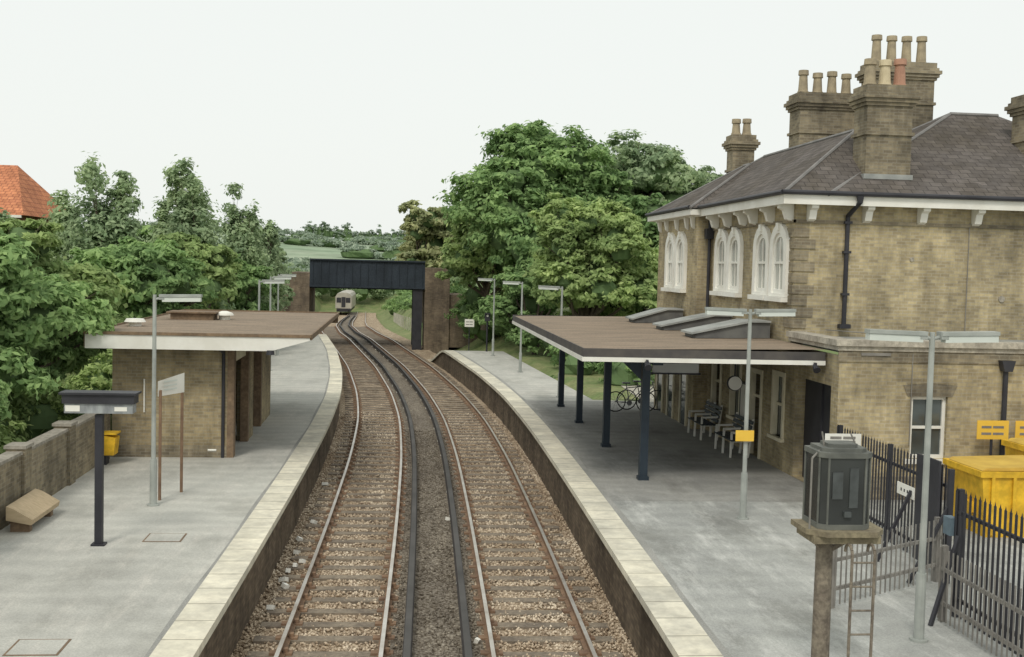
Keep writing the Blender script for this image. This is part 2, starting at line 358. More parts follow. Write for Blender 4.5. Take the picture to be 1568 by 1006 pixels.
ops_t=[(23.7,25.9,P,3.3),(26.6,27.5,1.7,3.3),(28.3,29.3,P,3.2),(30.1,31.1,1.7,3.3),(32.,33.,P,3.2)]
gf=MB(); wallgrid(gf,'x',XW,YE,YB,P,4.0,ops_t,.25)
ops_e=[(10.93,11.73,1.80,3.14)]
wallgrid(gf,'y',YE,XW,XR,P-.1,4.2,ops_e,.14)
gf.obj('ground_floor_walls',brick,st,fix=False)
bk=MB()
for o in ops_t: bk.box(XW+.24,XW+.3,o[0]-.05,o[1]+.05,o[2]-.02,o[3]+.05)
bk.box(XW+.2,XW+.24,24.75,24.85,P,3.3); bk.obj('painted_shade_panels',dark,st)
fr=MB(); gls=MB()
for o in ops_t:
    if o[1]-o[0]<1.5:
        w=.12
        fr.box(XW-.04,XW+.1,o[0],o[0]+w,o[2],o[3]); fr.box(XW-.04,XW+.1,o[1]-w,o[1],o[2],o[3]); fr.box(XW-.035,XW+.1,o[0]+w,o[1]-w,o[3]-w,o[3])
        fr.box(XW+.05,XW+.1,o[0]+w,o[1]-w,2.45,2.52)
        if o[2]>1: fr.box(XW-.1,XW+.1,o[0]-.05,o[1]+.05,o[2]-.08,o[2]); gls.box(XW+.11,XW+.13,o[0]+w,o[1]-w,o[2],o[3]-w)
for y in(34.2,35.9,37.4):
    X=XW-.42; fr.box(X-.05,X-.002,y,y+.1,P,3.3).box(X-.05,X-.002,y+.8,y+.9,P,3.3).box(X-.05,X-.002,y+.1,y+.8,3.2,3.3); gls.box(X-.02,X-.003,y+.1,y+.8,P,3.2)
fr.obj('door_and_window_frames',cream,st); gls.obj('ground_floor_glass',glass,st)
w=MB(); x0,x1,z0,z1=10.93,11.73,1.80,3.14; yf=YE+.09
w.box(x0,x0+.07,yf,yf+.05,z0,z1).box(x1-.07,x1,yf,yf+.05,z0,z1).box(x0+.07,x1-.07,yf,yf+.05,z1-.07,z1).box(x0+.07,x1-.07,yf,yf+.05,z0,z0+.08)
w.box(x0+.07,x1-.07,yf+.003,yf+.047,2.44,2.50).box((x0+x1)/2-.015,(x0+x1)/2+.015,yf+.01,yf+.04,z0+.08,2.44).box((x0+x1)/2-.015,(x0+x1)/2+.015,yf+.01,yf+.04,2.5,z1-.07)
w.box(x0-.12,x1+.12,YE-.08,YE+.1,z0-.1,z0-.003)
w.obj('end_window_frame',white,st); MB().box(x0,x1,yf+.05,yf+.07,z0,z1).obj('end_window_glass',glass,st)
MB().prism([(x0-.1,z1+.003),(x1+.1,z1+.003),(x1+.2,z1+.24),((x0+x1)/2,z1+.3),(x0-.2,z1+.24)],'y',YE-.012,YE+.01).obj('window_arch',brick_d,st)
c=MB(); c.box(XW-.12,XR,YE-.12,YE+.3,4.2,4.33).box(XW-.06,XR,YE-.06,YE+.02,4.10,4.197).box(XW-.12,XW+.3,YE+.3,Y0,4.2,4.33).box(XW-.06,XW+.2,YE+.02,Y0,4.10,4.197)
c.obj('parapet_coping',stonecap,st)
c=MB(); c.box(XW-.03,XR,YE-.03,YE-.0005,3.86,4.1); c.box(XW-.035,XR,YE-.04,YE-.001,P,P+.5); c.obj('parapet_brick',brick_d,st)
MB().box(XW+.3,XR,YE+.3,Y0,4.0,4.22).obj('flat_roof',lead,st)
q=MB(); q.box(XW-.045,XR,Y0-.045,Y0-.001,6.9,6.97); q.box(XW-.045,XW-.001,Y0-.045,YB,6.9,6.97)
for k in range(9):
    z=4.4+k*.27; wd=.5 if k%2 else .34
    q.box(XW-.03,XW+wd,Y0-.03,Y0-.002,z,z+.22); q.box(XW-.03,XW-.001,Y0-.002,Y0+(.84-wd),z,z+.22)
q.obj('quoins_and_frieze',brick_d,st)
# eaves
OV=.42; ex0=XW-OV; ey0=Y0-OV; ey1=Y1+OV
e=MB(); e.box(ex0,XR+OV,ey0,ey1,EZ-.06,EZ+.02)
e.box(ex0-.03,XR+OV,ey0-.03,ey0+.03,EZ-.19,EZ+.03); e.box(ex0-.03,ex0+.03,ey0+.03,ey1,EZ-.19,EZ+.03)
e.box(XW-.07,XR,Y0-.07,Y0-.002,EZ-.16,EZ-.063); e.box(XW-.07,XW-.002,Y0-.002,YB,EZ-.16,EZ-.063)
def bpts(a):
    return [(a-.003,EZ-.064),(a-.37,EZ-.064),(a-.36,EZ-.26),(a-.25,EZ-.31),(a-.18,EZ-.52),(a-.003,EZ-.58)]
mbr=MB(); u=XW+.35
while u<XR: mbr.prism(bpts(Y0),'x',u-.085,u+.085); u+=1.36
for u in(26.55,27.92,29.3,30.2,31.65,32.95): mbr.prism(bpts(XW),'y',u-.085,u+.085)
e2=MB(); e2.box(XW-.55,XW-.423,YB,Y1,EZ-.16,EZ-.063)
for u in(34.1,34.85,36.12,37.5,38.5): e2.prism([(XW-.423,EZ-.16),(XW-.56,EZ-.16),(XW-.5,EZ-.48),(XW-.423,EZ-.54)],'y',u-.08,u+.08)
e.obj('white_eaves',white,st); mbr.obj('white_brackets',white,st); e2.obj('projection_eaves',white,st)
e=MB(); e.box(ex0-.33,ex0-.031,YB-.3,ey1,EZ-.15,EZ+.02); e.obj('bay_eaves',white,st)
gt=MB(); gt.cyl((ex0-.09,ey0-.09,EZ+.08),(XR+OV,ey0-.09,EZ+.08),.055,n=8).cyl((ex0-.09,ey0-.09,EZ+.08),(ex0-.09,YB-.3,EZ+.08),.055,n=8).cyl((ex0-.38,YB-.3,EZ+.08),(ex0-.38,ey1,EZ+.08),.055,n=8)
gt.cyl((10.65,ey0-.1,EZ+.03),(10.65,ey0-.1,EZ-.14),.09,.06).cyl((10.65,ey0-.1,EZ-.12),(10.55,Y0-.08,EZ-.42),.055).cyl((10.55,Y0-.08,EZ-.4),(10.55,Y0-.08,4.45),.055)
gt.box(10.42,10.68,Y0-.2,Y0-.02,4.42,4.52)
for z in(5.2,6.2,6.9): gt.box(10.46,10.64,Y0-.15,Y0-.02,z,z+.06)
gt.cyl((12.95,YE-.1,3.75),(12.95,YE-.1,P),.055); gt.prism([(12.8,3.95),(13.1,3.95),(13.04,3.72),(12.86,3.72)],'y',YE-.22,YE-.03)
for z in(1.5,2.6): gt.box(12.86,13.04,YE-.16,YE-.02,z,z+.06)
gt.cyl((XW-.1,YB-.12,EZ-.1),(XW-.1,YB-.12,4.2),.05); gt.prism([(YB-.3,6.95),(YB,6.95),(YB-.06,6.65),(YB-.24,6.65)],'x',XW-.24,XW-.02)
gt.obj('gutters_and_downpipes',dark,st)
cbl=MB(); cbl.cyl((11.0-.1,YE-.03,4.05),(10.9,YE-.03,2.1),.012,n=5).cyl((13.6,Y0-.03,7.0),(13.6,Y0-.03,4.4),.012,n=5).cyl((XW+.8,Y0-.1,4.38),(11.8,YE+.0,4.36),.012,n=5).box(9.75,10.4,YE-.06,YE-.002,4.0,4.06); cbl.obj('wall_cables',greyd,st)
MB().cyl((14.5,Y0-.03,5.2),(14.5,Y0+.01,5.2),.08,n=14).cyl((12.2,Y0-.03,6.1),(12.2,Y0+.01,6.1),.05,n=12).obj('wall_tie_plates',stonecap,st)
ridge_m=M('ridge_tile',(.24,.23,.22),(.17,.165,.16),2,.8)
def hip(name,x0,x1,y0,y1,z0,rx0,rx1,ry0,ry1,zr_):
    mb=MB(); A=(x0,y0,z0);B=(x1,y0,z0);C=(x1,y1,z0);D=(x0,y1,z0)
    if rx0==rx1: R0=(rx0,ry0,zr_);R1=(rx0,ry1,zr_); mb.poly([A,B,R0]).poly([B,C,R1,R0]).poly([C,D,R1]).poly([D,A,R0,R1])
    else: R0=(rx0,ry0,zr_);R1=(rx1,ry0,zr_); mb.poly([A,B,R1,R0]).poly([B,C,R1]).poly([C,D,R0,R1]).poly([D,A,R0])
    mb.obj(name,slate,st,fix=False)
    rd=MB(); rd.cyl(R0,R1,.06,n=6)
    for a,r in((A,R0),(D,R0 if rx0!=rx1 else R1)): rd.cyl(a,r,.045,n=6)
    rd.obj(name+'_ridge_tiles',ridge_m,st)
hip('wing_roof',ex0-.06,14.5,ey0-.06,ey1,EZ+.06,11.6,11.6,28.6,36.0,9.4)
hip('bay_roof',ex0-.36,12.2,YB-.35,ey1+.03,EZ+.055,11.0,11.0,35.6,36.2,9.1)
hip('main_roof',9.9,20.4,ey0-.058,34.6,EZ+.05,14.75,16.1,29.9,29.9,10.1)
hip('rear_roof',16,XR+OV,ey0-.055,ey1,EZ+.04,20,20,30,35,9.2)
def chimney(cx_,cy_,wx,wy,z0,zt,pots,ph,along='x',pm=None):
    bmb=MB(); bmb.box(cx_-wx/2,cx_+wx/2,cy_-wy/2,cy_+wy/2,z0,zt-.5)
    bmb.box(cx_-wx/2-.05,cx_+wx/2+.05,cy_-wy/2-.05,cy_+wy/2+.05,zt-1.2,zt-1.12)
    bmb.box(cx_-wx/2+.06,cx_+wx/2-.06,cy_-wy/2+.06,cy_+wy/2-.06,zt-.5,zt-.1)
    bmb.obj('chimney_stack',brick_d,st)
    k=MB()
    for dz,o,h in((-.5,.05,.08),(-.42,.10,.09),(-.33,.15,.1),(-.23,.09,.08),(-.15,.04,.15)): k.box(cx_-wx/2-o,cx_+wx/2+o,cy_-wy/2-o,cy_+wy/2+o,zt+dz,zt+dz+h-.002)
    k.obj('chimney_cornice',brick_d,st)
    MB().box(cx_-wx/2-.05,cx_+wx/2+.05,cy_-wy/2-.05,cy_+wy/2+.05,z0+.0,z0+.12).obj('lead_apron',lead,st)
    for i in range(pots):
        t=(i+.5)/pots-.5
        px=cx_+(t*wx*1.0 if along=='x' else 0); py=cy_+(t*wy if along=='y' else 0); hh=ph*random.uniform(.93,1.05)
        p=MB(); z=zt
        p.cyl((px,py,z-.05),(px,py,z+.08),.18,.16,14).cyl((px,py,z+.08),(px,py,z+hh-.12),.145,.115,14).cyl((px,py,z+hh-.14),(px,py,z+hh),.155,.145,14)
        mm=pot if not pm else pm[i%len(pm)]
        p.obj('chimney_pot',mm,st); MB().cyl((px,py,z+hh-.02),(px,py,z+hh+.004),.105,.105,12).obj('flue',soot,st)
chimney(11.6,26.95,1.12,.8,8.0,10.25,3,.66,'x',[pot,pot_y,pot_r])
chimney(14.25,32.2,1.8,.9,9.0,11.8,4,.8)
chimney(12.45,33.2,1.75,.9,8.6,11.0,4,.66)
chimney(11.2,37.3,.72,.7,8.3,10.2,2,.55,'x')
chimney(16.4,28.2,1.2,.8,8.6,10.4,2,.7)
def arch(yc,w,zb,zt_,n=10):
    r=w/2; zs=zt_-r*.9; pts=[(yc-r,zb),(yc+r,zb)]
    for k in range(n+1):
        t=math.pi*k/n; pts.append((yc+r*math.cos(t),zs+r*.9*math.sin(t)))
    return pts
sr=MB(); sash=MB(); pg=MB(); sil=MB()
for yc in(27.25,28.6,31.0,32.3,35.45,36.8):
    X=XW if yc<YB else XW-.42
    o=arch(yc,1.26,5.12,6.9); i=arch(yc,.82,5.2,6.68)
    sr.ring(o,i,'x',X,X-.10)
    i2=arch(yc,.66,5.3,6.58); sash.ring(arch(yc,.82,5.2,6.68),i2,'x',X-.01,X-.05)
    sash.box(X-.055,X-.012,yc-.33,yc+.33,5.92,5.98); sash.box(X-.045,X-.013,yc-.012,yc+.012,5.3,6.56)
    pg.prism(arch(yc,.78,5.22,6.66),'x',X-.003,X-.015)
    sr.box(X-.15,X-.001,yc-.09,yc+.09,6.74,6.92)
    sil.box(X-.2,X-.002,yc-.64,yc+.64,5.0,5.115)
sr.obj('window_surrounds',white,st,fix=False); sash.obj('window_sashes',white,st,fix=False); pg.obj('upper_window_glass',glass_pale,st); sil.obj('window_sills',white,st)
# ------------------------------------------------------------ right canopy
cn=group('platform_canopy',(6.5,32,P)); CX0=3.95; CY0=24.0; CY1=39.2
MB().poly([(CX0,CY0,3.98),(XW-.05,CY0,4.06),(XW-.05,YB,4.06),(XW-.47,YB,4.055),(XW-.47,CY1,4.055),(CX0,CY1,3.98)]).obj('felt_roof',felt,cn,fix=False)
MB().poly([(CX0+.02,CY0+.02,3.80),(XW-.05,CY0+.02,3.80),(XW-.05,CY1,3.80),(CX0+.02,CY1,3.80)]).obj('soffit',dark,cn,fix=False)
f=MB(); f.box(CX0-.03,CX0+.0,CY0-.03,CY1,3.82,4.0).box(CX0,XW-.05,CY0-.03,CY0,3.82,4.0).box(CX0-.03,XW-.5,CY1,CY1+.03,3.82,4.02); f.obj('fascia',M('fascia_brown',(.11,.10,.09),(.07,.065,.065),2,.7),cn)
f=MB(); f.box(CX0-.045,CX0-.005,CY0-.045,CY1,3.72,3.816).box(CX0-.005,XW-.05,CY0-.045,CY0-.01,3.72,3.816); f.obj('fascia_trim',white,cn)
col=MB()
for y in(25.4,30.1,34.7,38.7):
    col.box(5.52,5.70,y-.09,y+.09,P,3.62).box(5.49,5.73,y-.12,y+.12,P,P+.08)
    col.box(4.1,XW-.05,y-.06,y+.06,3.62,3.79)
    col.prism([(5.5,3.2),(5.5,3.62),(5.05,3.62)],'y',y-.03,y+.03)
col.box(5.5,5.72,24.2,39.1,3.64,3.785).box(4.15,4.25,24.2,39.1,3.68,3.785)
col.obj('columns_and_beams',navy,cn)
rl=MB(); rt=MB()
for y in(27.6,30.9,34.8):
    xe=9.2 if y<33 else 8.8
    rl.prism([(7.3,4.04),(xe,4.07),(xe,4.45),(xe-.5,4.45),(7.3,4.13)],'y',y,y+1.0)
    rt.prism([(7.2,4.132),(xe-.5,4.456),(xe,4.456),(xe,4.50),(xe-.52,4.50),(7.2,4.18)],'y',y-.07,y+1.07)
rl.obj('rooflight_curbs',M('rooflight_side',(.16,.16,.15),(.1,.1,.1),2,.8),cn); rt.obj('rooflight_caps',lead,cn)
h=group('hanging_sign',(6.5,26,3.3)); s_=MB(); s_.box(6.0,7.1,26.4,26.5,3.28,3.5); s_.obj('panel',M('sign_grey_white',(.55,.57,.55),(.5,.5,.5),1,.5),h); s_=MB(); s_.box(5.95,7.15,26.39,26.51,3.5,3.54).cyl((6.2,26.45,3.54),(6.2,26.45,3.7),.015).cyl((6.9,26.45,3.54),(6.9,26.45,3.7),.015).box(5.95,7.15,26.39,26.51,3.24,3.28); s_.obj('frame',dark,h)
for xx in(5.3,9.0):
    h=group('canopy_floodlight',(xx,23.8,3.6)); MB().cyl((xx,23.93,3.72),(xx,23.78,3.62),.05,.08,12).box(xx-.02,xx+.02,23.85,23.95,3.7,3.78).obj('lamp',dark,h)
# ------------------------------------------------------------ left platform building
lb=group('platform_shelter_building',(-5.5,31,P)); LX0=-6.75; LX1=-3.9; LY0=27.9; LY1=35.8
m=MB(); m.box(LX0,LX1-.16,LY0,LY0+.25,P,3.6).box(LX0,LX0+.25,LY0+.25,LY1,P,3.6).box(LX0+.25,LX1,LY1-.25,LY1,P,3.6).box(-5.6,-5.4,LY0+.25,LY1-.25,P,3.6)
m.box(LX1-.3,LX1,30.6,31.6,P,3.6).box(LX1-.3,LX1,33.4,LY1-.25,P,3.6); m.obj('brick_walls',brick_s,lb)
m=MB(); m.box(LX1-.158,LX1,LY0-.03,LY0+.3,P,3.6); m.box(LX1-.18,LX1+.02,30.35,30.6,P,3.6).box(LX1-.18,LX1+.02,33.15,33.4,P,3.6); m.obj('timber_posts',timber,lb)
m=MB(); m.box(-5.38,-5.35,28.3,30.3,P,3.3).box(-5.38,-5.35,31.7,33.,P,3.3); m.obj('painted_shade_panels',dark,lb)  # dark sheets on the back wall, painting the shade inside the open shelter
m=MB(); m.box(LX1-.2,LX1-.05,LY0+.3,30.35,3.2,3.6).box(LX1-.2,LX1-.05,31.6,33.15,3.2,3.6); m.obj('lintel_boards',cream,lb)
m=MB(); m.box(LX0-.03,LX1-.16,LY0-.03,LY0-.001,P,1.2); m.obj('plinth',brick_d,lb)
RX0=-7.15; RX1=-2.05; RY0=27.0; RY1=39.4
m=MB(); m.poly([(RX0,RY0,3.93),(RX1,RY0,3.93),(RX1+.0,RY1,3.93),(RX0,RY1,3.93)])
m.obj('felt_roof',felt,lb,fix=False)
m=MB(); m.prism([(RX0,3.90),(RX0,3.58),(-2.95,3.58),(RX1,3.84),(RX1,3.90)],'y',RY0,RY0+.05); m.obj('white_fascia',white,lb)
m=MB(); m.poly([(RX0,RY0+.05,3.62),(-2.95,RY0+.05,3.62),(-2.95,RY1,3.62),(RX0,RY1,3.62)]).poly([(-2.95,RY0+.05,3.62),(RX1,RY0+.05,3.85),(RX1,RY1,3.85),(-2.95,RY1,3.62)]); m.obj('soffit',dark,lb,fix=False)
m=MB(); m.box(RX0-.03,RX1+.03,RY0-.03,RY0+.02,3.905,3.975).box(RX1,RX1+.04,RY0+.02,RY1,3.85,3.975).box(RX0-.03,RX0,RY0+.02,RY1,3.6,3.975).box(RX0,RX1,RY1,RY1+.03,3.6,3.975); m.obj('roof_edge',timber,lb)
m=MB(); m.box(-6.5,-5.3,33.5,34.3,3.93,4.12).box(-6.6,-5.2,33.4,34.4,4.12,4.16); m.obj('rooflight',timber,lb)
m=MB(); m.cyl((-5.05,34,3.93),(-5.05,34,4.06),.16,.16,14).cyl((-5.05,34,4.06),(-5.05,34,4.12),.27,.24,16).cyl((-5.05,34,4.12),(-5.05,34,4.18),.24,.08,16)
m.cyl((-6.7,30,3.93),(-6.7,30,4.04),.16,.16,14).cyl((-6.7,30,4.04),(-6.7,30,4.12),.27,.22,16); m.obj('roof_vents',white,lb)
m=MB(); m.cyl((-4.15,27.2,3.6),(-4.15,27.86,3.45),.04).cyl((-4.15,27.86,3.5),(-4.15,27.86,P),.04); m.obj('downpipe',dark,lb)
MB().cyl((-2.95,26.95,3.6),(-2.95,26.95,3.5),.08,.1,10).obj('under_canopy_lamp',dark,lb)
MB().cyl((-6.0,27.87,2.0),(-6.0,27.87,2.8),.02,n=6).cyl((-4.5,27.87,1.1),(-4.3,27.87,1.1),.03,n=6).obj('conduits',white,lb)
# ------------------------------------------------------------ left boundary wall
w=group('brick_wall',(-6.9,18,P))
m=MB(); m.box(-7.0,-6.78,2,27.5,P-.3,2.06)
for y in np.arange(4,27.4,2.9): m.box(-7.05,-6.72,y,y+.42,P-.3,2.16)
m.obj('wall_body',brick_d,w); m=MB(); m.box(-7.03,-6.75,2,27.5,2.062,2.12)
for y in np.arange(4,27.4,2.9): m.box(-7.08,-6.69,y-.03,y+.45,2.162,2.22)
m.obj('wall_coping',M('wall_coping_tile',(.36,.33,.28),(.26,.24,.2),2,.9,fine=14),w)
n=group('notice_board',(-6.6,18.6,P)); MB().box(-6.68,-6.62,17.4,19.3,1.15,2.5).obj('board',bluew,n); m=MB(); m.box(-6.70,-6.6,17.3,17.4,P,2.6).box(-6.70,-6.6,19.3,19.4,P,2.6).box(-6.7,-6.6,17.4,19.3,2.5,2.58); m.obj('frame',grey,n)
MB().box(-6.619,-6.612,17.8,18.9,1.4,2.35).obj('poster',white,n)
s=group('wooden_bench',(-6.3,20.6,P)); m=MB()
m.prism([(-6.62,1.14),(-6.2,1.06),(-6.18,1.15),(-6.5,1.34),(-6.62,1.38)],'y',20.1,21.7); m.obj('seat',timber_l,s); m=MB(); m.box(-6.58,-6.26,20.2,20.35,P,1.09).box(-6.58,-6.26,21.4,21.55,P,1.09); m.obj('feet',timber,s)
g=group('grit_bin',(-6.55,26.9,1)); m=MB(); m.prism([(-6.72,1.15),(-6.42,1.15),(-6.38,1.55),(-6.72,1.62)],'y',26.7,27.1); m.obj('bin_body',yellow,g); MB().box(-6.72,-6.36,26.68,27.12,1.625,1.66).obj('lid',yellow,g); MB().box(-6.66,-6.6,26.75,27.05,P,1.149).obj('stand',dark,g)
# ------------------------------------------------------------ signs & lamps
diff=M('lamp_diffuser',(.66,.69,.64),(.58,.62,.58),2,.3)
def lamp(x,y,zb,arms,h=4.03,al=.78):
    g=group('street_lamp',(x,y,zb)); m=MB(); m.cyl((x,y,zb),(x,y,zb+.03),.12,.12,12).cyl((x,y,zb+.03),(x,y,zb+.9),.07,.065,10).cyl((x,y,zb+.9),(x,y,zb+h+.04),.045,.036,10); m.obj('post',grey,g)
    mm=MB(); ml=MB()
    for s in arms:
        ang=-s*.025
        mm.cyl((x,y,zb+h-.05),(x+s*.2,y,zb+h-.0),.025,.025,8)
        mm.obox((x+s*(.1+al/2),y,zb+h+.02+.01),al,.17,.05,0,(0,ang)); mm.obox((x+s*.14,y,zb+h),.1,.15,.1,0,(0,ang))
        ml.obox((x+s*(.12+al/2),y,zb+h-.04),al-.06,.14,.085,0,(0,ang))
    mm.obj('lantern_housing',grey,g); ml.obj('lantern_diffuser',diff,g)
lamp(6.73,21.4,P,(-1,1)); lamp(6.9,14.2,P,(-1,1)); lamp(5.95,41.5,P,(-1,)); lamp(5.5,51,P,(-1,)); lamp(5.0,60,P,(-1,))
lamp(-4.64,22.4,P,(1,)); lamp(-7.25,18.9,P,(1,),3.8); lamp(-4.9,41,P,(1,)); lamp(-5.5,50,P,(1,)); lamp(-6.0,58,P,(1,))
sg=group('yellow_notice',(6.73,21.3,2.5)); MB().box(6.5,6.86,21.3,21.32,2.45,2.66).obj('plate',orange,sg)
sg=group('platform_sign',(-4.87,19.3,P)); m=MB(); m.box(-4.93,-4.81,19.24,19.36,P,3.1); m.box(-5.43,-4.28,19.14,19.46,3.29,3.44).box(-5.47,-4.24,19.1,19.5,3.44,3.475); m.box(-4.98,-4.76,19.2,19.4,P,P+.03); m.obj('post_and_hood',dark,sg)
m=MB(); m.box(-5.40,-4.31,19.17,19.43,3.13,3.288); m.obj('sign_panel',M('sign_panel',(.36,.38,.38),(.2,.21,.22),2,.4,stretch=(3,1,1)),sg); MB().box(-5.38,-5.15,19.163,19.168,3.16,3.26).box(-4.6,-4.4,19.163,19.168,3.17,3.24).obj('sign_text',white,sg)
sg=group('warning_sign',(-4.5,23.7,P)); m=MB(); m.cyl((-4.35,23.7,P),(-4.35,23.7,3.35),.03,n=8).cyl((-4.62,22.9,P),(-4.62,22.9,3.1),.03,n=8); m.obj('posts',rail_side,sg); m=MB(); m.poly([(-4.66,22.85,2.98),(-4.30,23.66,2.98),(-4.30,23.66,3.38),(-4.66,22.85,3.28)]); m.obj('plate',white,sg,fix=False)
m=MB()
for k in range(3): z=3.08+k*.08; m.poly([(-4.58,22.99,z),(-4.40,23.39,z),(-4.40,23.39,z+.03),(-4.58,22.99,z+.03)])
o_=m.obj('lettering',diff,sg,fix=False); o_.location=Vector(o_.location)+Vector((.01,-.006,0))
def post_sign(name,x,y,w_,zb,z1,z2,mt=white):
    g=group(name,(x,y,zb)); MB().cyl((x,y+.03,zb),(x,y+.03,z2),.03,n=8).obj('post',dark,g); MB().box(x-w_/2,x+w_/2,y-.015,y,z1,z2).obj('plate',mt,g); m=MB()
    for k in range(2):
        zz=z1+(z2-z1)*(.3+.35*k); m.box(x-w_*.36,x-w_*.05,y-.02,y-.016,zz-.025,zz+.025).box(x,x+w_*.34,y-.02,y-.016,zz-.025,zz+.025)
    m.obj('lettering',greyd,g)
post_sign('speed_sign',4.1,66,.55,.6,2.1,2.55)
g=group('railway_signal',(4.9,63,P)); m=MB(); m.cyl((4.9,63,P),(4.9,63,2.9),.05,n=8).box(4.76,5.04,62.9,63.1,2.6,3.05).box(4.74,5.06,62.75,62.9,3.0,3.04); m.obj('post_and_head',dark,g); MB().cyl((4.9,62.89,2.9),(4.9,62.87,2.9),.06,n=10).obj('lens',white,g)
g=group('railway_signal',(-6.6,86,0)); m=MB(); m.cyl((-6.5,86,-.5),(-6.5,86,3.6),.08,n=8).box(-6.75,-6.25,85.85,86.1,2.4,3.9); m.obj('post_and_head',dark,g)
em=bpy.data.materials.new('signal_green'); em.use_nodes=True; em.node_tree.nodes['Principled BSDF'].inputs['Base Color'].default_value=(.05,.6,.4,1); em.node_tree.nodes['Principled BSDF'].inputs['Emission Color'].default_value=(.1,.8,.6,1); em.node_tree.nodes['Principled BSDF'].inputs['Emission Strength'].default_value=1
MB().cyl((-6.5,85.84,2.9),(-6.5,85.8,2.9),.13,n=12).obj('green_lens',em,g)
def bench(x,y0,y1):
    g=group('platform_bench',(x,(y0+y1)/2,P)); m=MB()
    for k in range(4): m.box(x-.5+k*.11,x-.41+k*.11,y0,y1,P+.43,P+.46)
    for k in range(4): m.obox((x-.03+.03*k,(y0+y1)/2,P+.55+k*.12),.025,y1-y0,.09,0,(0,.2))
    m.obj('slats',navy,g); m=MB()
    for y in(y0+.1,(y0+y1)/2,y1-.1): m.beam((x-.48,y,P),(x-.46,y,P+.64),.05).beam((x-.02,y,P),(x+.1,y,P+1.0),.05).beam((x-.48,y,P+.64),(x+.02,y,P+.66),.05).beam((x-.48,y,P+.42),(x,y,P+.42),.05)
    m.obj('iron_ends',white,g)
bench(9.05,28.4,30.0); bench(9.05,31.3,32.9)
def bicycle(x,y):
    g=group('bicycle',(x,y,P)); t=MB(); sp=MB(); fr_=MB()
    for wx in(-.52,.52):
        c=Vector((x+wx,y,P+.34)); n=22
        for k in range(n):
            a=2*math.pi*k/n;b_=2*math.pi*(k+1)/n
            t.cyl(c+Vector((.33*math.cos(a),0,.33*math.sin(a))),c+Vector((.33*math.cos(b_),0,.33*math.sin(b_))),.02,n=6,cap=False)
        for k in range(10):
            a=2*math.pi*k/10; sp.cyl(c,c+Vector((.32*math.cos(a),0,.32*math.sin(a))),.004,n=4)
    q=lambda a,z:Vector((x+a,y,P+z))
    for a,b_ in((q(-.52,.34),q(-.05,.3)),(q(-.52,.34),q(-.15,.82)),(q(-.05,.3),q(-.18,.95)),(q(-.05,.3),q(.38,.78)),(q(-.15,.8),q(.36,.86)),(q(.52,.34),q(.34,.98))): fr_.cyl(a,b_,.016,n=6)
    fr_.cyl(q(.34,.98)+Vector((0,-.25,0)),q(.34,.98)+Vector((0,.25,0)),.014,n=6); fr_.obox(q(-.18,.97),.26,.13,.05); fr_.cyl(q(-.05,.3)+Vector((0,-.02,0)),q(-.05,.3)+Vector((0,.02,0)),.09,n=12)
    t.obj('tyres',rubber,g); sp.obj('spokes',lead,g); fr_.obj('frame',M('bike_frame',(.3,.3,.32),None,3,.4,.5),g)
bicycle(7.8,37.5); bicycle(8.3,38.1)
g=group('litter_bin',(9.0,23.0,P)); MB().cyl((9.0,23.0,P),(9.0,23.0,P+.75),.17,.2,14).cyl((9.0,23.0,P+.75),(9.0,23.0,P+.8),.22,.22,14).obj('bin_body',yellow,g)
g=group('poster_board',(9.2,29.7,2)); MB().box(9.23,9.29,29.45,29.95,1.8,2.7).obj('poster',white,g); MB().box(9.22,9.295,29.4,29.45,1.75,2.75).box(9.22,9.295,29.95,30,1.75,2.75).box(9.22,9.295,29.45,29.95,2.7,2.75).obj('frame',dark,g)
g=group('hanging_clock',(8.4,27,3)); MB().cyl((8.3,27.4,2.95),(8.3,27.5,2.95),.17,n=20).obj('face',white,g); m=MB(); m.cyl((8.3,27.41,2.95),(8.3,27.49,2.95),.19,n=20).cyl((8.3,27.45,3.1),(8.3,27.45,3.79),.02,n=6); m.obj('case_and_hanger',dark,g)
# ------------------------------------------------------------ cabinet on mast with ladder
g=group('equipment_cabinet_mast',(5.1,12.5,P)); ccx,ccy=5.06,12.5
m=MB(); m.cyl((ccx-.12,ccy+.1,P),(ccx-.12,ccy+.1,2.78),.105,.095,14).box(ccx-.32,ccx+.08,ccy-.1,ccy+.3,P,P+.04); m.beam((ccx-.12,ccy+.1,2.5),(ccx+.3,ccy,2.78),.05).beam((ccx-.12,ccy+.1,2.5),(ccx-.36,ccy,2.78),.05)
for s_ in(0,.26):
    xx=ccx+.0+s_; m.cyl((xx,ccy-.42,P),(xx,ccy-.42,2.6),.018,n=8)
    for k in range(6):
        a=math.pi*k/6;b_=math.pi*(k+1)/6; m.cyl((xx,ccy-.32-.1*math.cos(a),2.6+.1*math.sin(a)),(xx,ccy-.32-.1*math.cos(b_),2.6+.1*math.sin(b_)),.018,n=8)
for k in range(6): m.cyl((ccx,ccy-.42,P+.25+k*.27),(ccx+.26,ccy-.42,P+.25+k*.27),.012,n=6)
m.obj('mast_and_ladder',M('rust_brown_paint',(.25,.215,.165),(.15,.125,.10),5,.7,fine=20),g)
m=MB(); m.prism([(ccx-.46,ccy-.2),(ccx-.28,ccy-.38),(ccx+.3,ccy-.38),(ccx+.44,ccy-.2),(ccx+.44,ccy+.3),(ccx-.46,ccy+.3)],'z',2.79,2.85).box(ccx-.40,ccx+.38,ccy-.3,ccy+.26,2.70,2.788); m.obj('platform',M('weathered_timber',(.30,.26,.17),(.19,.16,.11),4,.9,fine=20),g)
tr=MB()
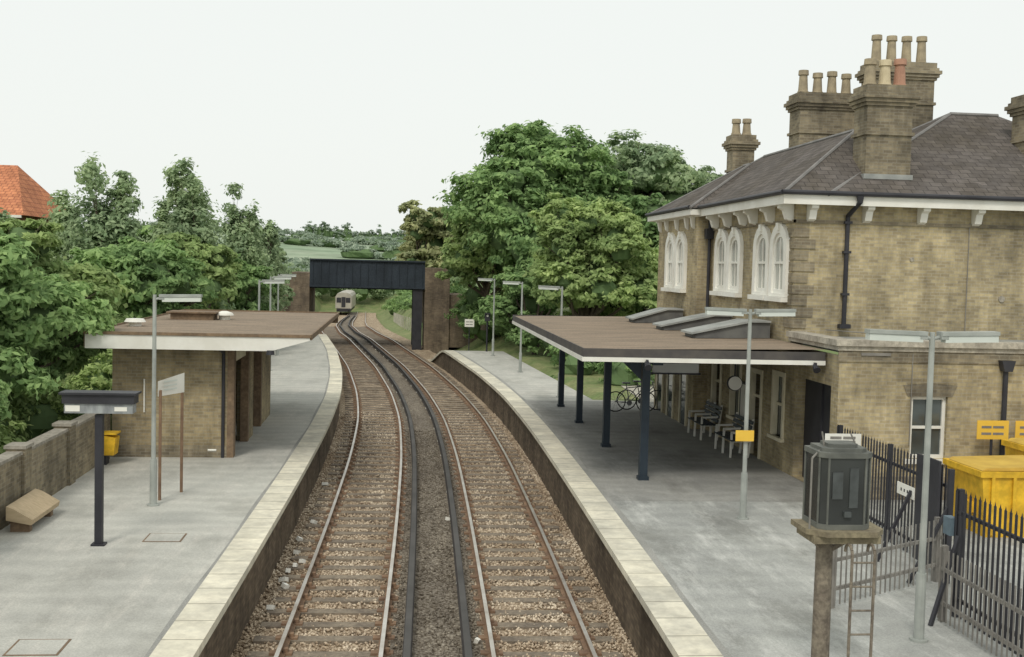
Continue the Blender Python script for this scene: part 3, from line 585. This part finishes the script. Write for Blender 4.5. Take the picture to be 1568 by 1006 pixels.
def oct_(s,c_,d=.26,cxx=ccx-.03):
    return [(cxx-s,ccy-d*.7),(cxx-c_,ccy-d),(cxx+c_,ccy-d),(cxx+s,ccy-d*.7),(cxx+s,ccy+d),(cxx-s,ccy+d)]
tr.prism(oct_(.29,.21),'z',2.88,3.68); tr.obj('smoked_panels',tank_m,g)
m=MB(); m.prism(oct_(.305,.22,.275),'z',2.852,2.91).prism(oct_(.31,.22,.28),'z',3.66,3.72).prism(oct_(.26,.18,.22),'z',3.72,3.76).prism(oct_(.17,.12,.15),'z',3.76,3.80)
for p_ in oct_(.295,.213,.265): m.cyl((p_[0],p_[1],2.9),(p_[0],p_[1],3.7),.013,n=6)
m.obj('frame_and_lid',M('cabinet_grey',(.17,.175,.155),(.10,.105,.095),3,.6),g)
m=MB(); m.box(ccx-.06,ccx+.02,ccy-.30,ccy-.263,3.0,3.06).box(ccx-.2,ccx-.08,ccy-.275,ccy-.262,3.2,3.5).box(ccx+.0,ccx+.1,ccy-.272,ccy-.262,3.1,3.55); m.obj('inner_reflectors',M('dull_reflector',(.09,.10,.10),(.055,.06,.06),6,.35),g)
m=MB(); m.cyl((ccx-.42,ccy-.2,2.85),(ccx-.42,ccy-.2,3.65),.012,n=6).cyl((ccx-.42,ccy-.2,3.65),(ccx-.3,ccy-.1,3.72),.012,n=6).cyl((ccx+.2,ccy,3.7),(ccx+.1,ccy,3.9),.01,n=5).cyl((ccx-.2,ccy,3.7),(ccx-.24,ccy,3.92),.01,n=5); m.obj('conduit',greyd,g)
# ------------------------------------------------------------ fences, skips
def fence(name,p0,p1,h,sp,mt,z0=P,w_=.045,posts=2.4,pointed=True):
    g=group(name,(p0[0],p0[1],z0)); m=MB(); d=Vector((p1[0]-p0[0],p1[1]-p0[1],0)); L=d.length; d.normalize(); nrm=Vector((-d.y,d.x,0)); s=0; a0=Vector((p0[0],p0[1],z0)); ang=math.atan2(d.y,d.x)
    while s<=L:
        q=a0+d*s; m.obox((q.x,q.y,z0+.05+(h-.05)/2),w_,.015,h-.05,ang)
        if pointed:
            i=len(m.v); a_=d*(w_/2)
            m.v+=[tuple(q-a_+Vector((0,0,h))),tuple(q+a_+Vector((0,0,h))),tuple(q+Vector((0,0,h+.06)))]; m.f.append((i,i+1,i+2))
        s+=sp
    m.obj('pales',mt,g); m=MB()
    for z in(.28,h-.3): m.beam(a0+nrm*.03+Vector((0,0,z)),a0+nrm*.03+d*L+Vector((0,0,z)),.04,.05)
    k=0
    while k<=L+.01:
        q=a0+d*k+nrm*.06; m.box(q.x-.04,q.x+.04,q.y-.04,q.y+.04,z0,z0+h+.02); k+=posts
    m.obj('rails_and_posts',mt,g); return g
fence('palisade_fence',(8.8,22.0),(8.75,17.3),1.75,.13,dark)
fence('palisade_fence',(7.85,15.2),(7.85,4),1.8,.13,dark,posts=2.8)
fence('metal_railing',(6.3,15.6),(8.6,17.0),1.0,.12,greyd,w_=.02,posts=2.6,pointed=False)
fence('metal_railing',(7.55,15.0),(7.6,6),1.05,.12,greyd,w_=.02,posts=2.8,pointed=False)
g=group('fence_gate',(8.7,17.8,P)); m=MB(); m.box(8.62,8.66,17.3,18.1,P+.1,P+1.85); m.beam((8.6,18.2,P+1.2),(8.05,18.2,P),.05).beam((8.6,16.9,P+1.2),(8.0,16.9,P),.05).beam((7.8,15.0,P+1.2),(7.35,14.8,P),.05); m.box(8.58,8.66,16.86,16.94,P,P+1.8); m.obj('panel_and_stays',dark,g)
MB().box(7.78,7.9,15.22,15.42,P+1.15,P+1.4).obj('lock_box',M('lock_blue_grey',(.16,.22,.26),(.1,.14,.17),3,.5),g)
g=group('notice_plate',(8.6,17.8,2)); MB().box(8.60,8.615,18.1,18.75,1.98,2.18).obj('plate',white,g); m=MB()
for k in range(4): m.box(8.595,8.599,18.2+k*.12,18.24+k*.12,2.05,2.1)
m.obj('lettering',dark,g)
post_sign('information_sign',8.35,20.6,.7,P,2.5,2.72)
post_sign('orange_sign_board',12.55,22.9,.7,P-.1,2.3,2.7,orange)
post_sign('orange_sign_board',13.4,22.9,.7,P-.1,2.3,2.7,orange)
def skip(x0,x1,y0,y1,z0,h):
    g=group('yellow_skip',((x0+x1)/2,(y0+y1)/2,z0)); m=MB()
    m.prism([(x0+.1,z0+.1),(x1-.1,z0+.1),(x1,z0+h),(x0,z0+h)],'y',y0,y1)
    m.box(x0-.05,x1+.05,y0-.05,y0,z0+h-.1,z0+h+.01).box(x0-.05,x1+.05,y1,y1+.05,z0+h-.1,z0+h+.01).box(x0-.05,x0-.0,y0,y1,z0+h-.1,z0+h+.01)
    for k in range(4): xx=x0+.2+k*(x1-x0-.4)/3; m.box(xx-.03,xx+.03,y0-.05,y0-.002,z0+.15,z0+h-.1)
    m.box(x0-.06,x0+.05,y0+.3,y0+.6,z0+.5,z0+.7)
    m.obj('body',yellow,g); m=MB(); m.prism([(x0+.02,z0+h+.012),(x1-.02,z0+h+.012),(x1-.1,z0+h+.1),(x0+.1,z0+h+.06)],'y',y0+.04,y1-.04); m.obj('lid',M('skip_lid',(.66,.45,.09),(.52,.34,.07),2,.6),g)
    m=MB(); m.cyl((x0+.4,y0+.1,z0+.09),(x0+.4,y0+.2,z0+.09),.09).cyl((x1-.4,y0+.1,z0+.09),(x1-.4,y0+.2,z0+.09),.09); m.box(x0+.35,x1-.35,y0+.05,y0+.3,z0,z0+.1); m.obj('wheels',rubber,g)
skip(10.75,12.4,19.9,21.3,P-.1,1.32); skip(12.5,15.2,20.8,22.3,P-.1,1.55)
# ------------------------------------------------------------ bridge
br=group('railway_overbridge',(-2,78,4)); bx0,bx1=-6.0,1.75
m=MB(); m.box(bx0,bx1,78,78.3,4.05,5.75); m.box(bx0,bx1,77.85,78.45,5.75,5.85).box(bx0,bx1,77.85,78.45,3.95,4.05)
for k in range(15):
    xx=bx0+.2+k*(bx1-bx0-.4)/14; m.box(xx-.03,xx+.03,77.94,77.998,4.06,5.745)
m.box(bx0,bx1,83,83.3,4.05,5.75).box(bx0,bx1,78.3,83,4.1,4.4)
for k in range(6): m.box(bx0,bx1,78.6+k*.8,78.8+k*.8,3.85,4.095)
m.obj('girders',bridgeblue,br)
m=MB(); m.box(.95,1.6,78.0,78.7,-.6,3.94).box(.95,1.6,82.6,83.2,-.6,3.84); m.obj('steel_columns',dark,br)
bridge_brick=brickmat('bridge_brick',(.30,.235,.175),(.21,.165,.13),(.26,.225,.18),dirt=(.5,.5,.5))
m=MB(); m.box(bx1,bx1+1.7,78.0,83.3,-1,5.4); m.box(bx0-1.3,bx0,78.0,83.3,-1,4.9); m.box(bx0-5,bx0-1.3,78.2,83.1,-1,4.0).box(bx1+1.7,bx1+6,78.2,83.1,0,3.6)
m.obj('brick_abutments',bridge_brick,br)
# ------------------------------------------------------------ train
y=203.; px_,py_,pz=pt(y,0); tn=group('passenger_train',(px_,y,pz))
m=MB(); m.prism([(px_-1.4,pz+1.0),(px_+1.4,pz+1.0),(px_+1.4,pz+3.1),(px_+1.1,pz+3.6),(px_+.4,pz+3.8),(px_-.4,pz+3.8),(px_-1.1,pz+3.6),(px_-1.4,pz+3.1)],'y',y,y+20); m.obj('car_body',M('train_cream',(.46,.43,.37),(.36,.34,.29),1,.5),tn)
m=MB(); m.box(px_-1.2,px_-.4,y-.02,y-.001,pz+2.,pz+2.9).box(px_+.4,px_+1.2,y-.02,y-.001,pz+2.,pz+2.9).box(px_-.35,px_+.35,y-.02,y-.001,pz+1.2,pz+3.0); m.obj('windscreens',dark,tn)
m=MB(); m.box(px_-1.2,px_+1.2,y,y+20,pz+.4,pz+.99).cyl((px_-.9,y-.3,pz+.8),(px_-.9,y,pz+.8),.15).cyl((px_+.9,y-.3,pz+.8),(px_+.9,y,pz+.8),.15); m.obj('underframe_and_buffers',dark,tn)
# ------------------------------------------------------------ house left
hs=group('brick_house',(-22,63,P))
MB().box(-30,-18.6,58,67,.3,7.6).obj('walls',brick_red,hs)
m=MB(); A=(-30.5,57.4,7.55);B=(-18.1,57.4,7.55);C=(-18.1,67.6,7.55);D=(-30.5,67.6,7.55);R0=(-30.5,62.5,10.3);R1=(-20.0,62.5,10.3)
m.poly([A,B,R1,R0]).poly([B,C,R1]).poly([C,D,R0,R1]).poly([D,A,R0]); m.obj('tile_roof',tile,hs,fix=False)
m=MB(); m.box(-30.4,-18.2,57.4,57.5,7.42,7.549)
for x in(-20.6,-24,-27): m.box(x,x+1.2,57.95,57.998,5.9,7.1)
m.obj('fascia_and_windows',white,hs)
m=MB()
for x in(-20.6,-24,-27): m.box(x+.1,x+1.1,57.92,57.949,6,7.0)
m.obj('window_glass',glass,hs)
# ------------------------------------------------------------ trees
def crown(name,lobes,n,size,mt,parent,clr=.3,core=.66,up=0,flat=.5):
    vol=np.array([l[3]*l[4]*l[5] for l in lobes])**.67; ns=(n*vol/vol.sum()).astype(int)+20; Pn=[];Nn=[]
    for l,k in zip(lobes,ns):
        c=np.array(l[:3]); R=np.array(l[3:6]); nc_=max(12,k//80)
        d=rng.normal(size=(nc_,3)); d/=np.linalg.norm(d,axis=1)[:,None]; d[:,2]=np.where(d[:,2]<-.6,-d[:,2],d[:,2])
        rr=rng.uniform(.6,1.16,nc_)[:,None]; cc=c+d*R*rr
        idx=rng.integers(0,nc_,k); e=rng.normal(size=(k,3)); e/=np.linalg.norm(e,axis=1)[:,None]
        cr=(R.mean()*clr*rng.uniform(.5,1.4,nc_))[idx]
        rad=rng.random(k)**.5*np.where(rng.random(k)<.1,1.5,1)
        p=cc[idx]+e*(cr*rad)[:,None]*np.array([1.1,1.1,flat+up])
        Pn.append(p); Nn.append(e*.7+d[idx]*.6+np.array([0,0,.55]))
    Pp=np.concatenate(Pn);N_=np.concatenate(Nn); k=len(Pp); N_=N_+rng.normal(size=(k,3))*.5; N_/=np.linalg.norm(N_,axis=1)[:,None]
    t=np.cross(N_,rng.normal(size=(k,3))); t/=np.linalg.norm(t,axis=1)[:,None]; b_=np.cross(N_,t)
    s=(size*rng.uniform(.5,1.3,k))[:,None]
    V=np.stack([Pp-t*s,Pp-b_*s*.5+N_*s*.12,Pp+t*s,Pp+b_*s*.5+N_*s*.12],1).reshape(-1,3); F=np.arange(4*k).reshape(-1,4)
    npmesh(name,V,F,mt,parent)
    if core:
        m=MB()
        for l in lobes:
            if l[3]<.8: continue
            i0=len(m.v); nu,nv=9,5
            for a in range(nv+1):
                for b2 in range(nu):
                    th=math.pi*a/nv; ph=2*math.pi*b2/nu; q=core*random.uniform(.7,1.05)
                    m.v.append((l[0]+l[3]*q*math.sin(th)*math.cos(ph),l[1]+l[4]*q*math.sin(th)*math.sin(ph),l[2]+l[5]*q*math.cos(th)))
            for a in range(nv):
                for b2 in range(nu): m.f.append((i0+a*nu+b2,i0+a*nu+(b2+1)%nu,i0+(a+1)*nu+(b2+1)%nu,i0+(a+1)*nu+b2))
        if m.v: m.obj('shade_tinted_core',core_m,parent,fix=False)
def tree(name,base,lobes,n,size,mt,tr=.25,clr=.3,core=.6,up=0,flat=.5):
    g=group(name,base); b0=Vector(base); m=MB()
    zc=min(l[2] for l in lobes); top=Vector((b0.x,b0.y,max(b0.z+1,zc)))
    pts=[b0,b0+(top-b0)*.5+Vector((random.uniform(-.15,.15),random.uniform(-.15,.15),0)),top]
    m.cyl(pts[0],pts[1],tr,tr*.8,10).cyl(pts[1],pts[2],tr*.8,tr*.6,10)
    for l in lobes:
        e=Vector(l[:3]); s0=pts[1]+(top-pts[1])*random.uniform(.1,1); mid=s0*.5+e*.5+Vector((random.uniform(-.3,.3),random.uniform(-.3,.3),-.2))
        m.cyl(s0,mid,tr*.45,tr*.3,7).cyl(mid,e,tr*.3,tr*.12,7)
        for _ in range(3):
            q=e+Vector((random.uniform(-1,1)*l[3]*.8,random.uniform(-1,1)*l[4]*.8,random.uniform(0,.9)*l[5])); m.cyl(e*.6+mid*.4,q,tr*.14,tr*.04,5)
    m.obj('trunk_and_limbs',bark,g); crown('foliage',lobes,n,size,mt,g,clr,core,up,flat); return g
def rl_(cx_,cy_,cz_,R,H,k,lo=.26,hi=.46):
    L=[(cx_,cy_,cz_,R*.6,R*.6,H*.62)]
    for i in range(int(k*2.2)):
        a=random.uniform(0,6.283) if i>=k else 2*math.pi*i/k+random.uniform(-.4,.4); e=random.uniform(-.7,1.25); r=random.uniform(lo,hi); dd=random.uniform(.6,.82)
        L.append((cx_+R*dd*math.cos(a)*math.cos(e),cy_+R*dd*math.sin(a)*math.cos(e),cz_+H*dd*math.sin(e),R*r,R*r,H*r*.72))
    return L
tree('horse_chestnut_tree',(8.9,70,1),rl_(8.9,70,8.2,5.6,6.0,11),80000,.19,leaf_a,.4)
tree('horse_chestnut_tree',(16.0,74,1),rl_(16.2,74,8.2,5.3,6.0,9),48000,.2,leaf_c,.4)
tree('horse_chestnut_tree',(21.0,80,1),rl_(21.3,80,7.4,4.4,5.6,8),22000,.22,leaf_c,.4)
tree('deciduous_tree',(1.9,92,1),rl_(2.6,92,6.6,3.6,4.4,7),22000,.22,leaf_d,.3)
tree('deciduous_tree',(9.7,58,.8),rl_(9.7,58,5.2,3.5,4.2,9),52000,.15,leaf_b,.28)
tree('deciduous_tree',(5.6,74,1.5),rl_(5.9,73,6.2,3.3,4.6,8),34000,.18,leaf_b,.28)
tree('deciduous_tree',(14.2,60,.8),rl_(14.5,61,5.8,4.2,4.6,8),34000,.18,leaf_a,.28)
tree('deciduous_tree',(7.6,63,.8),rl_(7.6,65,3.6,2.8,2.8,6),24000,.15,leaf_a,.2)
# left mass
tree('sycamore_tree',(-9.6,26.5,.8),rl_(-10.3,26.5,4.2,3.0,2.3,9)+rl_(-8.5,28.3,3.4,1.6,1.7,4),72000,.105,leaf_a,.2,flat=.6)
tree('sycamore_tree',(-9.2,22.5,.8),rl_(-9.5,22.3,2.7,1.8,1.5,6),26000,.095,leaf_a,.15,flat=.6)
tree('deciduous_tree',(-12.6,36,.8),rl_(-12.2,37,4.4,3.2,2.7,8),34000,.14,leaf_b,.25)
tree('deciduous_tree',(-9.8,43,.8),rl_(-9.8,43,4.0,2.6,2.8,8),30000,.14,leaf_a,.22)
tree('deciduous_tree',(-8.9,50,.8),rl_(-8.9,51,4.0,2.3,2.7,7),26000,.15,leaf_b,.22)
def pop(x,y,zt_,r):
    H=zt_-P; L=[]
    for i in range(7):
        f_=i/6; L.append((x+random.uniform(-.3,.3)*r,y+random.uniform(-.4,.4)*r,P+H*(.22+.46*f_),r*random.uniform(.7,.9)*(1-.25*f_),r*.8,H*.13))
    for i in range(6):
        a=random.uniform(0,6.28); q=r*random.uniform(.15,.6); hh=random.uniform(.72,.88) if i else .9; L.append((x+q*math.cos(a),y+q*math.sin(a),P+H*hh,r*.25,r*.25,H*random.uniform(.09,.14)))
    return L
for x,y,zt_,r in((-12.3,50,9.7,1.7),(-14.6,52,8.2,1.5),(-9.4,53,9.9,1.6),(-10.9,56,8.6,1.4),(-8.4,63,9.5,1.4),(-7.9,68,8.0,1.4),(-16.2,48,7.2,1.7)):
    tree('poplar_tree',(x,y,.8),pop(x,y,zt_,r),15000,.125,leaf_c,.12,clr=.5,core=.5,up=.5)
tree('deciduous_tree',(-8.3,60,.8),rl_(-8.8,60,3.8,2.3,2.7,7),24000,.15,leaf_a,.22)
tree('deciduous_tree',(-8.9,72,.8),rl_(-8.9,72,4.1,2.4,2.9,7),20000,.17,leaf_c,.22)
tree('deciduous_tree',(-14,66,.8),rl_(-14,66,4.3,4,3.2,7),20000,.2,leaf_a,.22)
tree('deciduous_tree',(-19,46,.8),rl_(-18,46,4.0,3.4,3.0,7),20000,.17,leaf_b,.22)
hg=group('hedge',(-8,24,1)); L=[]
for i in range(15): y=17+i*1.25; L.append((-8.3-random.uniform(0,1.8),y,1.4+random.random()*.5,.95,.95,random.uniform(.7,1.1)))
for i in range(14): y=30+i*2.2; L.append((-8.0-random.uniform(0,2.5),y,1.7+random.random()*.9,1.3,1.3,random.uniform(.9,1.5)))
crown('foliage',L,46000,.085,leaf_b,hg)
hg=group('bank_scrub',(7,68,1)); L=[]
for i in range(16): y=61+i*1.0; L.append((7.4+random.uniform(-.5,1.2)-max(0,(y-66))*.12,y,1.6+random.random()*.8,1.1,1.1,random.uniform(.8,1.4)))
for i in range(9): L.append((random.uniform(3.6,8.5),random.uniform(74,77),random.uniform(1.4,3.6),1.2,1.0,random.uniform(1,1.5)))
for i in range(22): L.append((random.uniform(8.2,14),random.uniform(46,60),random.uniform(1,1.7),1.3,1.2,random.uniform(.7,1.2)))
for i in range(34): yy=random.uniform(86,190); L.append((cx(yy)+SEP+random.uniform(5.0,10),yy,cz(yy)+random.uniform(1,3.2),1.8,2.5,1.3))
crown('foliage',L,66000,.14,leaf_a,hg)
hg=group('bank_scrub',(-9,75,1)); L=[]
for i in range(22): y=58+i*2.3; L.append((cx(y)-6.6-random.uniform(.4,2.2),y,cz(y)+1.2+random.random(),1.3,1.6,random.uniform(.9,1.7)))
for i in range(34): y=88+i*4.6; L.append((cx(y)-7.4-random.uniform(0,4),y,cz(y)+2.2+random.random()*2,2.4,3,random.uniform(2,3.2)))
for i in range(24): y=100+i*5.5; L.append((cx(y)+11+random.uniform(0,6),y,cz(y)+3+random.random()*2,2.6,3.4,random.uniform(2,3.2)))
for i in range(16): L.append((-26+i*2.6,236+random.uniform(-6,6),random.uniform(-1,2.2),3,3,random.uniform(2.5,4)))
crown('foliage',L,76000,.24,leaf_c,hg)
dt=group('distant_trees',(-20,500,15)); L=[]
for i in range(80):
    y=random.uniform(245,330); x=random.uniform(-95,60); L.append((x,y,.6+random.random()*2.2,6,6,random.uniform(2.2,3.8)))
for i in range(80):
    y=random.choice([430,520,600,690,760])+random.uniform(-15,15); x=random.uniform(-200,120); o=x-cx(380); L.append((x,y,tz(y,o)+1.5,11,9,random.uniform(2.2,4.5)))
for i in range(26):
    y=770; x=-62+i*2.9+random.uniform(-1,1); o=x-cx(380); L.append((x,y,tz(y,o)+4,random.uniform(2,4.2),4,random.uniform(4,10)*(.6+.4*math.sin(i*.5)**2)))
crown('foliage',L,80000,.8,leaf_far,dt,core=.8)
g=group('lineside_fence',(2,100,0)); m=MB()
for i in range(26):
    y=88+i*2.4; q=pt(y,SEP+4.4,.6); m.box(q[0]-.05,q[0]+.05,q[1]-.05,q[1]+.05,q[2]-1.2,q[2]+.5)
m.obj('posts',concrete,g)
g=group('loose_white_stones',(-2,22,-.2)); m=MB()
for y,o in((20.5,-1.12),(20.9,-1.2),(21.5,-1.2),(22.2,-1.0),(22.9,-1.18),(24,-1.25),(25.6,-1.1),(19.2,-1.2),(30,-1.2),(17.5,2.2),(26,1.9),(21.9,-1.1)):
    q=pt(y,o,-.13); m.obox(q,random.uniform(.08,.16),random.uniform(.07,.13),.08,random.random()*3,(random.random()*.5,random.random()*.5))
m.obj('stones',white,g)
# ------------------------------------------------------------ world, light, camera
w=bpy.data.worlds.new('World'); scene.world=w; w.use_nodes=True; t=w.node_tree; bg=t.nodes['Background']
sky=t.nodes.new('ShaderNodeTexSky'); sky.sky_type='NISHITA'; sky.sun_disc=False; sky.sun_elevation=math.radians(48); sky.sun_rotation=math.radians(200); sky.dust_density=4; sky.air_density=1.2
sc_=mixc(t,1,sky.outputs[0],(.09,.09,.09),'MULTIPLY')
t.links.new(mixc(t,.9,sc_,(.965,.995,.955)),bg.inputs[0]); bg.inputs[1].default_value=1.0
sun=bpy.data.lights.new('sun','SUN'); sun.energy=1.4; sun.angle=math.radians(14); sun.color=(1,.95,.86); so=bpy.data.objects.new('sun',sun); scene.collection.objects.link(so)
el=math.radians(48); az=math.radians(200); dirv=Vector((math.sin(az)*math.cos(el),math.cos(az)*math.cos(el),math.sin(el))); so.rotation_euler=dirv.to_track_quat('Z','Y').to_euler()
cam=bpy.data.cameras.new('camera'); co=bpy.data.objects.new('camera',cam); scene.collection.objects.link(co); scene.camera=co
cam.sensor_width=36; cam.lens=1750/1568*36; cam.clip_end=6000; cam.clip_start=.1
co.matrix_world=Matrix.Translation((0,0,5.72))@Matrix.Rotation(-.0994,4,'Z')@Matrix.Rotation(math.pi/2-.0552,4,'X')@Matrix.Rotation(.025,4,'Z')
scene.view_settings.view_transform='Standard'; scene.view_settings.look='None'; scene.view_settings.exposure=0
